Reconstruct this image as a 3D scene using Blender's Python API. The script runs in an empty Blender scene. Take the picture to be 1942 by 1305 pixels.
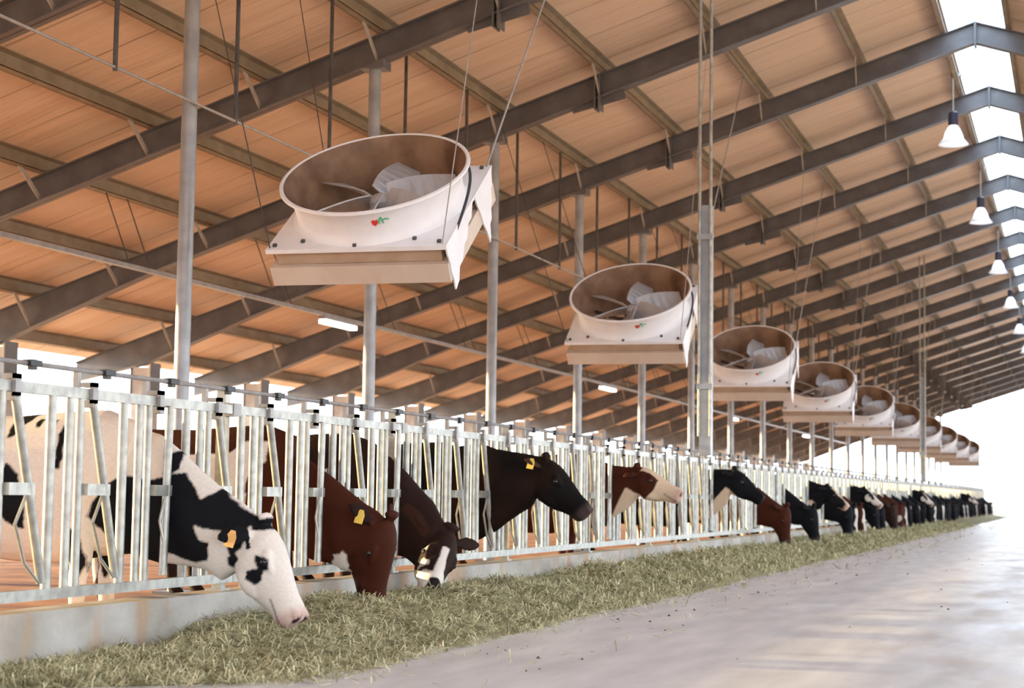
import bpy, bmesh, math, random
import numpy as np
from mathutils import Vector, Matrix, noise
SC = bpy.context.scene
COL = SC.collection
R = math.radians
PI = math.pi
random.seed(7)

# ------------------------------------------------------------------ camera
FPX, YAW, PITCH, ROLL, EYE = 3300.0, 0.3148, 0.0857, 0.0138, 0.87
_s, _c, _sp, _cp = math.sin(YAW), math.cos(YAW), math.sin(PITCH), math.cos(PITCH)
fw = Vector((-_s * _cp, _c * _cp, _sp)); rt = Vector((_c, _s, 0)); up = rt.cross(fw)
r2 = rt * math.cos(ROLL) + up * math.sin(ROLL)
u2 = -rt * math.sin(ROLL) + up * math.cos(ROLL)
cam = bpy.data.cameras.new('camera')
cam.sensor_width = 36.0
cam.lens = FPX / 1942 * 36.0
cam.clip_start = 0.1
cam.clip_end = 2000
cam.dof.use_dof = True
cam.dof.focus_distance = 11.5
cam.dof.aperture_fstop = 3.2
camo = bpy.data.objects.new('camera', cam)
COL.objects.link(camo)
camo.matrix_world = Matrix(((r2.x, u2.x, -fw.x, 0), (r2.y, u2.y, -fw.y, 0), (r2.z, u2.z, -fw.z, EYE), (0, 0, 0, 1)))
SC.camera = camo

# ------------------------------------------------------------------ sky, sun, exposure
SKY = 7.2
w = bpy.data.worlds.new('sky')
SC.world = w
w.use_nodes = True
bg = w.node_tree.nodes['Background']
bg.inputs[0].default_value = (0.76, 0.88, 1.0, 1)
bg.inputs[1].default_value = SKY
sun = bpy.data.lights.new('sun', 'SUN')
sun.energy = 17.0
sun.angle = R(1.0)
sun.color = (1.0, 0.74, 0.34)
suno = bpy.data.objects.new('sun', sun)
COL.objects.link(suno)
suno.location = (-60, -10, 12)
suno.rotation_euler = Vector((1.0, 0.07, -math.tan(R(4.6)))).to_track_quat('-Z', 'Y').to_euler()
SC.view_settings.view_transform = 'Standard'
SC.view_settings.look = 'None'
SC.view_settings.gamma = 1.0
SC.view_settings.use_curve_mapping = False
SC.view_settings.exposure = 0.0

# ------------------------------------------------------------------ materials
def mat(name, c1, c2=None, rough=0.6, metal=0.0, scale=8.0, stretch=(1, 1, 1), bump=0.0, bscale=None, detail=4.0, lo=0.35, hi=0.65, spec=0.5, emit=0.0):
    m = bpy.data.materials.new(name)
    m.use_nodes = True
    nt = m.node_tree; n = nt.nodes; l = nt.links
    b = n['Principled BSDF']
    b.inputs['Roughness'].default_value = rough
    b.inputs['Metallic'].default_value = metal
    b.inputs['Specular IOR Level'].default_value = spec
    b.inputs['Base Color'].default_value = (*c1, 1)
    if emit:
        b.inputs['Emission Color'].default_value = (*c1, 1)
        b.inputs['Emission Strength'].default_value = emit
    if c2 is not None or bump:
        tc = n.new('ShaderNodeTexCoord'); mp = n.new('ShaderNodeMapping')
        mp.inputs['Scale'].default_value = stretch
        l.new(tc.outputs['Object'], mp.inputs[0])
    if c2 is not None:
        nz = n.new('ShaderNodeTexNoise'); nz.inputs['Scale'].default_value = scale; nz.inputs['Detail'].default_value = detail
        l.new(mp.outputs[0], nz.inputs[0])
        cr = n.new('ShaderNodeValToRGB')
        cr.color_ramp.elements[0].position = lo; cr.color_ramp.elements[0].color = (*c1, 1)
        cr.color_ramp.elements[1].position = hi; cr.color_ramp.elements[1].color = (*c2, 1)
        l.new(nz.outputs['Fac'], cr.inputs[0]); l.new(cr.outputs[0], b.inputs['Base Color'])
    if bump:
        nb = n.new('ShaderNodeTexNoise'); nb.inputs['Scale'].default_value = bscale or scale * 3; nb.inputs['Detail'].default_value = 3
        l.new(mp.outputs[0], nb.inputs[0])
        bp = n.new('ShaderNodeBump'); bp.inputs['Strength'].default_value = bump; bp.inputs['Distance'].default_value = 0.02
        l.new(nb.outputs['Fac'], bp.inputs['Height']); l.new(bp.outputs[0], b.inputs['Normal'])
    return m

M = {}
M['galv'] = mat('galvanised_steel', (0.29, 0.28, 0.25), (0.44, 0.43, 0.38), 0.40, 0.4, 14)
M['galvdark'] = mat('weathered_steel', (0.10, 0.10, 0.11), (0.18, 0.18, 0.19), 0.5, 0.3, 20)
M['column'] = mat('column_steel', (0.27, 0.28, 0.30), (0.36, 0.37, 0.385), 0.45, 0.3, 6)
M['rafter'] = mat('rafter_paint', (0.105, 0.102, 0.108), (0.155, 0.153, 0.162), 0.42, 0.0, 3, (1, 1, 1), lo=0.4, hi=0.7)
M['brace'] = mat('brace_steel', (0.42, 0.38, 0.34), (0.5, 0.46, 0.42), 0.5, 0.2, 10)
M['purlin'] = mat('purlin_steel', (0.23, 0.18, 0.125), (0.30, 0.24, 0.17), 0.5, 0.1, 4)
M['post'] = mat('post_concrete', (0.40, 0.36, 0.32), (0.52, 0.48, 0.44), 0.85, 0, 5, bump=0.2)
M['rod'] = mat('rod_steel', (0.05, 0.045, 0.045), (0.09, 0.085, 0.08), 0.5, 0.2, 10)
M['cable'] = mat('cable_steel', (0.32, 0.30, 0.28), (0.40, 0.38, 0.36), 0.5, 0.3, 10)
M['tray'] = mat('tray_steel', (0.26, 0.24, 0.23), (0.34, 0.32, 0.31), 0.45, 0.2, 8)
M['tube'] = mat('lit_tube', (1.0, 0.97, 0.88), emit=7.0)
M['bulb'] = mat('lit_bulb', (1.0, 1.0, 1.0), emit=30.0)
M['reflector'] = mat('lamp_reflector', (0.75, 0.80, 0.85), None, 0.25, 0.3)
def shade_material():
    m = bpy.data.materials.new('acrylic_shade'); m.use_nodes = True
    nt = m.node_tree; n = nt.nodes; l = nt.links; b = n['Principled BSDF']
    b.inputs['Base Color'].default_value = (0.85, 0.9, 0.95, 1); b.inputs['Roughness'].default_value = 0.2
    t = n.new('ShaderNodeBsdfTranslucent'); t.inputs[0].default_value = (0.9, 0.94, 1, 1)
    x = n.new('ShaderNodeMixShader'); x.inputs[0].default_value = 0.6
    l.new(b.outputs[0], x.inputs[1]); l.new(t.outputs[0], x.inputs[2]); l.new(x.outputs[0], n['Material Output'].inputs[0])
    return m
M['reflector'] = shade_material()
M['ballast'] = mat('lamp_ballast', (0.02, 0.025, 0.05), (0.03, 0.035, 0.07), 0.4, 0, 10)
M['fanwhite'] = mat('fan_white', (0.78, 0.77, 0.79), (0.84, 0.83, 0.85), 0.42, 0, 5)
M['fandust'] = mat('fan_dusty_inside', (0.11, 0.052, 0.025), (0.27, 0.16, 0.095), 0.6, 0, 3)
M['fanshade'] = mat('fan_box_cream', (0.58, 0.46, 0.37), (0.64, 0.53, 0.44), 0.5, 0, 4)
M['fanrecess'] = mat('fan_recess_shade', (0.40, 0.27, 0.18), (0.47, 0.34, 0.25), 0.55, 0, 4)  # darker tan paints the shade of the recessed band into its colour
M['blade'] = mat('fan_blade', (0.45, 0.44, 0.45), (0.55, 0.54, 0.55), 0.4, 0.3, 6)
M['fandark'] = mat('fan_motor', (0.06, 0.055, 0.055), (0.10, 0.09, 0.09), 0.5, 0.2, 10)
M['red'] = mat('logo_red', (0.65, 0.03, 0.03), None, 0.5)
M['green'] = mat('logo_green', (0.10, 0.42, 0.22), None, 0.5)
M['black'] = mat('black_rubber', (0.02, 0.02, 0.022), None, 0.5)
M['eye'] = mat('eye_gloss', (0.012, 0.01, 0.012), None, 0.08)
M['tag'] = mat('tag_yellow', (0.80, 0.55, 0.10), None, 0.5)
M['tago'] = mat('tag_orange', (0.72, 0.38, 0.12), None, 0.5)
M['hay'] = mat('hay_mound', (0.12, 0.11, 0.05), (0.42, 0.39, 0.22), 0.9, 0, 16, detail=8, bump=0.9, bscale=60)
M['straw'] = mat('hay_blade', (0.18, 0.165, 0.07), (0.72, 0.67, 0.42), 0.85, 0, 9, detail=2, lo=0.3, hi=0.7)
M['dirt'] = mat('dirt_ground', (0.46, 0.29, 0.17), (0.56, 0.37, 0.22), 0.95, 0, 0.5, detail=6)
M['pen'] = mat('pen_floor', (0.26, 0.095, 0.03), (0.60, 0.26, 0.09), 0.85, 0, 1.6, detail=6, bump=0.3)
M['debris'] = mat('dark_crumb', (0.05, 0.045, 0.03), (0.12, 0.10, 0.06), 0.9, 0, 30)

def hide_material():
    m = bpy.data.materials.new('cow_hide'); m.use_nodes = True
    nt = m.node_tree; n = nt.nodes; l = nt.links; b = n['Principled BSDF']
    at = n.new('ShaderNodeVertexColor'); at.layer_name = 'coat'
    tc = n.new('ShaderNodeTexCoord')
    mp = n.new('ShaderNodeMapping'); mp.inputs['Scale'].default_value = (40, 90, 90); l.new(tc.outputs['Object'], mp.inputs[0])
    nz = n.new('ShaderNodeTexNoise'); nz.inputs['Scale'].default_value = 1.0; nz.inputs['Detail'].default_value = 4; l.new(mp.outputs[0], nz.inputs[0])
    mx = n.new('ShaderNodeMix'); mx.data_type = 'RGBA'; mx.blend_type = 'MULTIPLY'
    mr = n.new('ShaderNodeMapRange'); mr.inputs[3].default_value = 0.82; mr.inputs[4].default_value = 1.12
    l.new(nz.outputs['Fac'], mr.inputs[0])
    mx.inputs[0].default_value = 1.0
    l.new(at.outputs[0], mx.inputs[6]); l.new(mr.outputs[0], mx.inputs[7]); l.new(mx.outputs[2], b.inputs['Base Color'])
    b.inputs['Roughness'].default_value = 0.7
    b.inputs['Specular IOR Level'].default_value = 0.10
    bp = n.new('ShaderNodeBump'); bp.inputs['Strength'].default_value = 0.15; bp.inputs['Distance'].default_value = 0.004
    l.new(nz.outputs['Fac'], bp.inputs['Height']); l.new(bp.outputs[0], b.inputs['Normal'])
    return m
M['hide'] = hide_material()

def roof_material():
    # insulated sheet lining: faint wrinkles and irregular panel seams running up the slope
    m = mat('roof_lining', (0.66, 0.495, 0.365), (0.75, 0.58, 0.445), 0.55, 0, 1.0, (0.5, 4, 1), detail=5, lo=0.3, hi=0.7)
    nt = m.node_tree; n = nt.nodes; l = nt.links; b = n['Principled BSDF']
    tc = n.new('ShaderNodeTexCoord'); mp = n.new('ShaderNodeMapping'); mp.inputs['Scale'].default_value = (0.7, 7, 1)
    l.new(tc.outputs['Object'], mp.inputs[0])
    nz = n.new('ShaderNodeTexNoise'); nz.inputs['Scale'].default_value = 1; nz.inputs['Detail'].default_value = 4; nz.inputs['Distortion'].default_value = 0.6
    l.new(mp.outputs[0], nz.inputs[0])
    wv = n.new('ShaderNodeTexWave'); wv.bands_direction = 'Y'; wv.wave_type = 'BANDS'; wv.wave_profile = 'SAW'
    mp2 = n.new('ShaderNodeMapping'); l.new(tc.outputs['Object'], mp2.inputs[0])
    l.new(mp2.outputs[0], wv.inputs[0]); wv.inputs['Scale'].default_value = 0.31; wv.inputs['Distortion'].default_value = 0.5; wv.inputs['Detail'].default_value = 1
    wv.inputs['Detail Scale'].default_value = 0.4
    sm = n.new('ShaderNodeMapRange'); sm.inputs[1].default_value = 0.0; sm.inputs[2].default_value = 0.03; sm.inputs[3].default_value = -0.9; sm.inputs[4].default_value = 0.0
    l.new(wv.outputs['Fac'], sm.inputs[0])
    src = b.inputs['Base Color'].links[0].from_socket
    sc2 = n.new('ShaderNodeMapRange'); sc2.inputs[1].default_value = 0.0; sc2.inputs[2].default_value = 0.03; sc2.inputs[3].default_value = 0.55; sc2.inputs[4].default_value = 0.0
    l.new(wv.outputs['Fac'], sc2.inputs[0])
    gt = n.new('ShaderNodeTexNoise'); gt.inputs['Scale'].default_value = 0.35; l.new(tc.outputs['Object'], gt.inputs[0])
    gm = n.new('ShaderNodeMapRange'); gm.inputs[1].default_value = 0.42; gm.inputs[2].default_value = 0.56; l.new(gt.outputs['Fac'], gm.inputs[0])
    mu = n.new('ShaderNodeMath'); mu.operation = 'MULTIPLY'; l.new(sc2.outputs[0], mu.inputs[0]); l.new(gm.outputs[0], mu.inputs[1])
    mxs = n.new('ShaderNodeMix'); mxs.data_type = 'RGBA'; l.new(mu.outputs[0], mxs.inputs[0]); l.new(src, mxs.inputs[6]); mxs.inputs[7].default_value = (0.12, 0.075, 0.045, 1)
    l.new(mxs.outputs[2], b.inputs['Base Color'])
    ad = n.new('ShaderNodeMath'); ad.operation = 'ADD'; l.new(nz.outputs['Fac'], ad.inputs[0]); l.new(sm.outputs[0], ad.inputs[1])
    bp = n.new('ShaderNodeBump'); bp.inputs['Strength'].default_value = 0.9; bp.inputs['Distance'].default_value = 0.06
    l.new(ad.outputs[0], bp.inputs['Height']); l.new(bp.outputs[0], b.inputs['Normal'])
    return m
M['roof'] = roof_material()

def floor_material():
    m = mat('alley_concrete', (0.56, 0.56, 0.565), (0.76, 0.755, 0.75), 0.42, 0, 1.0, (5.0, 1.1, 1), detail=9, lo=0.32, hi=0.68)
    nt = m.node_tree; n = nt.nodes; l = nt.links; b = n['Principled BSDF']
    src = b.inputs['Base Color'].links[0].from_socket
    tc = n.new('ShaderNodeTexCoord'); sx = n.new('ShaderNodeSeparateXYZ'); l.new(tc.outputs['Object'], sx.inputs[0])
    mp = n.new('ShaderNodeMapping'); mp.inputs['Scale'].default_value = (1.6, 0.45, 1); l.new(tc.outputs['Object'], mp.inputs[0])
    nz = n.new('ShaderNodeTexNoise'); nz.inputs['Scale'].default_value = 1.3; nz.inputs['Detail'].default_value = 6; l.new(mp.outputs[0], nz.inputs[0])
    rx = n.new('ShaderNodeMapRange'); rx.inputs[1].default_value = -1.9; rx.inputs[2].default_value = -0.2; rx.inputs[3].default_value = -0.25; rx.inputs[4].default_value = 0.22
    l.new(sx.outputs['X'], rx.inputs[0])
    ad = n.new('ShaderNodeMath'); ad.operation = 'ADD'; l.new(nz.outputs['Fac'], ad.inputs[0]); l.new(rx.outputs[0], ad.inputs[1])
    mk = n.new('ShaderNodeMapRange'); mk.inputs[1].default_value = 0.5; mk.inputs[2].default_value = 0.7; mk.inputs[3].default_value = 0; mk.inputs[4].default_value = 0.7
    l.new(ad.outputs[0], mk.inputs[0])
    mx = n.new('ShaderNodeMix'); mx.data_type = 'RGBA'; l.new(mk.outputs[0], mx.inputs[0]); l.new(src, mx.inputs[6]); mx.inputs[7].default_value = (0.38, 0.29, 0.21, 1)
    l.new(mx.outputs[2], b.inputs['Base Color'])
    rr = n.new('ShaderNodeMapRange'); rr.inputs[3].default_value = 0.18; rr.inputs[4].default_value = 0.52; l.new(nz.outputs['Fac'], rr.inputs[0]); l.new(rr.outputs[0], b.inputs['Roughness'])
    bp = n.new('ShaderNodeBump'); bp.inputs['Strength'].default_value = 0.12; bp.inputs['Distance'].default_value = 0.02
    l.new(nz.outputs['Fac'], bp.inputs['Height']); l.new(bp.outputs[0], b.inputs['Normal'])
    return m
M['floor'] = floor_material()

def kerb_material():
    m = mat('kerb_concrete', (0.31, 0.275, 0.23), (0.47, 0.44, 0.395), 0.8, 0, 2.2, (1, 1, 1.4), detail=6, bump=0.25, bscale=25)
    nt = m.node_tree; n = nt.nodes; l = nt.links; b = n['Principled BSDF']
    src = b.inputs['Base Color'].links[0].from_socket
    tc = n.new('ShaderNodeTexCoord'); mp = n.new('ShaderNodeMapping'); mp.inputs['Scale'].default_value = (1, 1.5, 0.35); l.new(tc.outputs['Object'], mp.inputs[0])
    nz = n.new('ShaderNodeTexNoise'); nz.inputs['Scale'].default_value = 2.6; nz.inputs['Detail'].default_value = 4; l.new(mp.outputs[0], nz.inputs[0])
    mk = n.new('ShaderNodeMapRange'); mk.inputs[1].default_value = 0.52; mk.inputs[2].default_value = 0.66; mk.inputs[3].default_value = 0; mk.inputs[4].default_value = 0.8
    l.new(nz.outputs['Fac'], mk.inputs[0])
    mx = n.new('ShaderNodeMix'); mx.data_type = 'RGBA'; l.new(mk.outputs[0], mx.inputs[0]); l.new(src, mx.inputs[6]); mx.inputs[7].default_value = (0.40, 0.25, 0.14, 1)
    l.new(mx.outputs[2], b.inputs['Base Color'])
    return m
M['kerb'] = kerb_material()

def skylight_material():
    m = bpy.data.materials.new('skylight_sheet'); m.use_nodes = True
    nt = m.node_tree; n = nt.nodes; l = nt.links
    for x in list(n):
        if x.type != 'OUTPUT_MATERIAL': n.remove(x)
    a = n.new('ShaderNodeBsdfTransparent'); a.inputs[0].default_value = (0.80, 0.90, 1, 1)
    t = n.new('ShaderNodeBsdfTranslucent'); t.inputs[0].default_value = (0.9, 0.94, 1, 1)
    x = n.new('ShaderNodeMixShader'); x.inputs[0].default_value = 0.12
    l.new(a.outputs[0], x.inputs[1]); l.new(t.outputs[0], x.inputs[2]); l.new(x.outputs[0], n['Material Output'].inputs[0])
    return m
M['skylight'] = skylight_material()

# ------------------------------------------------------------------ mesh helpers
class MB:
    def __init__(s): s.v = []; s.f = []
    def add(s, vs, fs):
        b = len(s.v); s.v.extend([tuple(v) for v in vs]); s.f.extend([tuple(i + b for i in f) for f in fs]); return s
    def box(s, lo, hi, mx=None):
        x0, y0, z0 = lo; x1, y1, z1 = hi
        vs = [Vector(p) for p in ((x0,y0,z0),(x1,y0,z0),(x1,y1,z0),(x0,y1,z0),(x0,y0,z1),(x1,y0,z1),(x1,y1,z1),(x0,y1,z1))]
        if mx is not None: vs = [mx @ v for v in vs]
        return s.add(vs, [(0,3,2,1),(4,5,6,7),(0,1,5,4),(1,2,6,5),(2,3,7,6),(3,0,4,7)])
    def bar(s, p, q, wx, wy, ref=(0, 0, 1)):
        p, q = Vector(p), Vector(q); t = (q - p).normalized(); rf = Vector(ref)
        if abs(t.dot(rf)) > 0.98: rf = Vector((1, 0, 0))
        a = t.cross(rf).normalized(); b = a.cross(t).normalized()
        vs = [c + a * (sx * wx / 2) + b * (sy * wy / 2) for c in (p, q) for sx, sy in ((-1,-1),(1,-1),(1,1),(-1,1))]
        return s.add(vs, [(0,1,2,3),(7,6,5,4),(0,4,5,1),(1,5,6,2),(2,6,7,3),(3,7,4,0)])
    def tube(s, pts, r, n=10, cap=True):
        pts = [Vector(p) for p in pts]; rs = r if isinstance(r, (list, tuple)) else [r] * len(pts)
        vs = []; fs = []; a = None
        for i, p in enumerate(pts):
            t = (pts[min(i + 1, len(pts) - 1)] - pts[max(i - 1, 0)]).normalized()
            if a is None:
                a = t.orthogonal().normalized()
            a = (a - t * a.dot(t)).normalized(); b = t.cross(a)
            for k in range(n):
                an = 2 * PI * k / n; vs.append(p + (a * math.cos(an) + b * math.sin(an)) * rs[i])
        for i in range(len(pts) - 1):
            for k in range(n):
                fs.append((i*n+k, i*n+(k+1)%n, (i+1)*n+(k+1)%n, (i+1)*n+k))
        if cap:
            fs.append(tuple(range(n))[::-1]); fs.append(tuple((len(pts)-1)*n+k for k in range(n)))
        return s.add(vs, fs)
    def lathe(s, prof, n=32, o=(0, 0, 0), axes=None):
        o = Vector(o); A, B, W = axes if axes else (Vector((1,0,0)), Vector((0,1,0)), Vector((0,0,1)))
        vs = []; fs = []
        for (r, h) in prof:
            for k in range(n):
                an = 2 * PI * k / n; vs.append(o + A * (r * math.cos(an)) + B * (r * math.sin(an)) + W * h)
        for i in range(len(prof) - 1):
            for k in range(n): fs.append((i*n+k, i*n+(k+1)%n, (i+1)*n+(k+1)%n, (i+1)*n+k))
        return s.add(vs, fs)
    def ring(s, cs, n=20):
        # cs: (centre, lateral vec*halfwidth, vertical vec*halfheight)
        vs = []; fs = []
        for c, a, b in cs:
            for k in range(n):
                an = 2 * PI * k / n; vs.append(c + a * math.cos(an) + b * math.sin(an))
        for i in range(len(cs) - 1):
            for k in range(n): fs.append((i*n+k, i*n+(k+1)%n, (i+1)*n+(k+1)%n, (i+1)*n+k))
        fs.append(tuple(range(n))[::-1]); fs.append(tuple((len(cs)-1)*n+k for k in range(n)))
        return s.add(vs, fs)
    def prism(s, poly, d0, d1, fn):
        n = len(poly); vs = [fn(x, y, d0) for x, y in poly] + [fn(x, y, d1) for x, y in poly]
        return s.add(vs, [tuple(range(n))[::-1], tuple(range(n, 2*n))] + [(i, (i+1)%n, n+(i+1)%n, n+i) for i in range(n)])
    def mesh(s, name, m, smooth=False):
        me = bpy.data.meshes.new(name); me.from_pydata(s.v, [], s.f); me.update()
        bm = bmesh.new(); bm.from_mesh(me); bmesh.ops.recalc_face_normals(bm, faces=bm.faces); bm.to_mesh(me); bm.free()
        if smooth:
            for p in me.polygons: p.use_smooth = True
            try: me.set_sharp_from_angle(angle=R(40))
            except Exception: pass
        if m is not None: me.materials.append(m)
        return me

def link(name, me, parent=None):
    o = bpy.data.objects.new(name, me); COL.objects.link(o)
    if parent is not None: o.parent = parent
    return o
def part(name, mb, m, parent, smooth=False): return link(name, mb.mesh(name, m, smooth), parent)
def thing(name, label, cat, loc=(0, 0, 0), group=None):
    o = link(name, None); o.location = loc; o.empty_display_size = 0.1
    o['label'] = label; o['category'] = cat
    if group: o['group'] = group
    return o
def tag(o, label, cat, group=None, kind=None):
    if label: o['label'] = label
    if cat: o['category'] = cat
    if group: o['group'] = group
    if kind: o['kind'] = kind
    return o
def struct(name, mb, m, smooth=False):
    o = link(name, mb.mesh(name, m, smooth)); o['kind'] = 'structure'; return o
def dup(root, loc, label=None):
    r = root.copy(); COL.objects.link(r); r.location = loc
    if label: r['label'] = label
    for ch in list(root.children):
        c = ch.copy(); COL.objects.link(c); c.parent = r
        for g in ch.children:
            d = g.copy(); COL.objects.link(d); d.parent = c
    return r
_O = ['', 'first', 'second', 'third', 'fourth', 'fifth', 'sixth', 'seventh', 'eighth', 'ninth', 'tenth', 'eleventh', 'twelfth', 'thirteenth', 'fourteenth', 'fifteenth', 'sixteenth', 'seventeenth', 'eighteenth', 'nineteenth']
_T = {20: 'twent', 30: 'thirt', 40: 'fort', 50: 'fift', 60: 'sixt', 70: 'sevent', 80: 'eight', 90: 'ninet'}
def nth(k):
    if k < 20: return _O[k]
    t = k // 10 * 10
    return _T[t] + ('ieth' if k % 10 == 0 else 'y-' + _O[k % 10])

# ------------------------------------------------------------------ layout (metres: x across, y along the barn, z up)
XF = -4.90            # feed fence line
BAY0, BAY = 13.1, 4.083
XCOL, XPOST, XRIDGE = -7.2, -14.6, -1.32
XR_CUT = 8.6         # right roof edge, out of view, cut short to let sky light in; open side
TAN = 0.326
YEND = 98.9
def ztop(x):          # top of the rafters
    return 8.134 + TAN * x if x <= XRIDGE else 8.134 + TAN * (2 * XRIDGE - x)
XEAVE = -16.1
PUR = 0.19            # purlin height
PURX = [-1.80] + [-1.60 - 1.385 * k for k in range(1, 11)]      # purlin lines
YBEG = -30.0

# ------------------------------------------------------------------ setting
mb = MB(); mb.box((-4.9, YBEG, -0.25), (2.4, 240, 0.0)); struct('floor', mb, M['floor'])
mb = MB(); mb.box((-16.6, YBEG, -0.25), (-5.05, YEND + 1, 0.0)); o = struct('floor_pen', mb, M['pen'])
mb = MB(); mb.box((-900, -300, -0.5), (900, 1500, -0.2)); struct('ground', mb, M['dirt'])
mb = MB()
S = 0.06
for (xa, xb) in ((XEAVE, XRIDGE - 0.44), (XRIDGE + 0.44, XR_CUT)):
    za, zb = ztop(xa) + PUR, ztop(xb) + PUR
    mb.add([(xa, YBEG, za), (xb, YBEG, zb), (xb, YEND, zb), (xa, YEND, za), (xa, YBEG, za + S), (xb, YBEG, zb + S), (xb, YEND, zb + S), (xa, YEND, za + S)],
           [(0,3,2,1),(4,5,6,7),(0,1,5,4),(1,2,6,5),(2,3,7,6),(3,0,4,7)])
struct('ceiling', mb, M['roof'])
mb = MB()
for (xa, xb) in ((XRIDGE - 0.44, XRIDGE), (XRIDGE, XRIDGE + 0.44)):
    za, zb = ztop(xa) + PUR + 0.03, ztop(xb) + PUR + 0.03
    mb.add([(xa, YBEG, za), (xb, YBEG, zb), (xb, YEND, zb), (xa, YEND, za)], [(0, 1, 2, 3)])
struct('window_1', mb, M['skylight'])

mb = MB(); mb.box((-5.06, -4, -0.2), (-4.85, YEND, 0.26))
o = link('feed_kerb', mb.mesh('feed_kerb', M['kerb'])); tag(o, 'low stained concrete kerb running under the feed fence', 'kerb')

# ------------------------------------------------------------------ portal frames: rafters on columns
def rafter_mesh():
    mb = MB(); sp = []
    xs = [-15.9, -14.6, -13.6, -12.0, -9, -6, -3, XRIDGE]
    def depth(x): return 0.47 - (0.16 * min(1, max(0, (x + 14.6) / 2.6))) if x > -14.6 else 0.47 - 0.12 * (-14.6 - x)
    return xs, depth
RXS, RDEPTH = rafter_mesh()
def beam(parent, mirror):
    f = (lambda x: 2 * XRIDGE - x) if mirror else (lambda x: x)
    rx = [2 * XRIDGE - XR_CUT + 0.1, -9.0, -6, -3, XRIDGE] if mirror else RXS
    prof = [(x, ztop(x), ztop(x) - RDEPTH(x)) for x in rx]
    web = MB(); n = len(prof)
    def strip(y0, y1, top):   # closed solid following the slope
        vs = []; fs = []
        for (x, a, b) in top:
            vs += [(f(x), y0, a), (f(x), y1, a), (f(x), y1, b), (f(x), y0, b)]
        for i in range(len(top) - 1):
            for k in range(4): fs.append((4*i+k, 4*i+(k+1)%4, 4*i+4+(k+1)%4, 4*i+4+k))
        fs.append((0, 1, 2, 3)); e = 4 * (len(top) - 1); fs.append((e+3, e+2, e+1, e))
        web.add(vs, fs)
    strip(-0.012, 0.012, prof)
    strip(-0.085, 0.085, [(x, a, a - 0.016) for x, a, b in prof])
    strip(-0.085, 0.085, [(x, b + 0.018, b) for x, a, b in prof])
    return part('beam', web, M['rafter'], parent)
def make_rafter():
    t = thing('roof_rafter', 'x', 'rafter', (0, 0, 0), 'steel rafters of the barn roof')
    b0 = beam(t, False); beam(t, True)
    for x in PURX[1:10]:
        b = MB(); z = ztop(x)
        b.bar((x + 0.02, -0.55, z + 0.03), (x - 0.02, -0.05, z - RDEPTH(x) + 0.04), 0.06, 0.012, (1, 0, 0))
        part('brace', b, M['brace'], t)
    b = MB(); x = -5.8; z = ztop(x)
    for dx in (-0.035, 0.02): b.box((x + dx, -0.11, z - 0.46), (x + dx + 0.02, 0.11, z + 0.0))
    b.bar((x - 0.35, 0, z - 0.42), (x + 0.35, 0, z - 0.26), 0.012, 0.12)
    part('splice_plate', b, M['rafter'], t)
    b = MB(); b.box((XRIDGE - 0.015, -0.1, ztop(XRIDGE) - 0.36), (XRIDGE + 0.015, 0.1, ztop(XRIDGE) - 0.002)); part('ridge_plate', b, M['rafter'], t)
    return t
rf = make_rafter()
for k in range(-3, 22):
    y = BAY0 + BAY * k
    lab = f'{nth(k + 1)} dark grey steel roof rafter counting away from the nearest column' if k >= 0 else f'dark steel roof rafter overhead nearer than the nearest column, {["","first","second","third"][-k]} before it'
    if k == -3: rf.location = (0, y, 0); rf['label'] = lab
    else: dup(rf, (0, y, 0), lab)

def make_column():
    t = thing('steel_column', 'x', 'column', (XCOL, 0, 0), 'round steel columns behind the feed fence')
    zt = ztop(XCOL) - RDEPTH(XCOL)
    b = MB(); b.tube([(0, 0, 0), (0, 0, zt - 0.05)], 0.066, 20); part('shaft', b, M['column'], t, True)
    b = MB(); h = 0.14
    b.add([(-h,-0.11,zt-0.05),(h,-0.11,zt-0.05),(h,0.11,zt-0.05),(-h,0.11,zt-0.05),(-h,-0.11,zt-TAN*h),(h,-0.11,zt+TAN*h-0.004),(h,0.11,zt+TAN*h-0.004),(-h,0.11,zt-TAN*h)],
          [(0,3,2,1),(4,5,6,7),(0,1,5,4),(1,2,6,5),(2,3,7,6),(3,0,4,7)]); part('cap_plate', b, M['rafter'], t)
    b = MB(); b.box((-0.14, -0.14, 0), (0.14, 0.14, 0.02)); part('base_plate', b, M['rafter'], t)
    return t
cm = make_column()
for k in range(0, 22):
    lab = f'{nth(k + 1)} tall round grey steel column counting from the camera, holding up the roof'
    if k == 0: cm.location = (XCOL, BAY0, 0); cm['label'] = lab
    else: dup(cm, (XCOL, BAY0 + BAY * k, 0), lab)

def make_post():
    t = thing('eave_post', 'x', 'post', (XPOST, 0, 0), 'square posts under the low eave')
    zt = ztop(XPOST) - RDEPTH(XPOST)
    b = MB(); b.box((-0.17, -0.14, 0), (0.17, 0.14, zt - 0.06)); part('shaft', b, M['post'], t)
    b = MB(); b.box((-0.19, -0.16, zt - 0.5), (-0.172, 0.16, zt - 0.06)); b.box((0.172, -0.16, zt - 0.5), (0.19, 0.16, zt + 0.02)); b.box((-0.17,-0.14,zt-0.06),(0.17,0.14,zt-0.055)); part('cap_plate', b, M['rafter'], t)
    return t
pm = make_post()
for k in range(0, 22):
    lab = f'{nth(k + 1)} squat square post under the far low eave counting from the camera'
    if k == 0: pm.location = (XPOST, BAY0, 0); pm['label'] = lab
    else: dup(pm, (XPOST, BAY0 + BAY * k, 0), lab)

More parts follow.
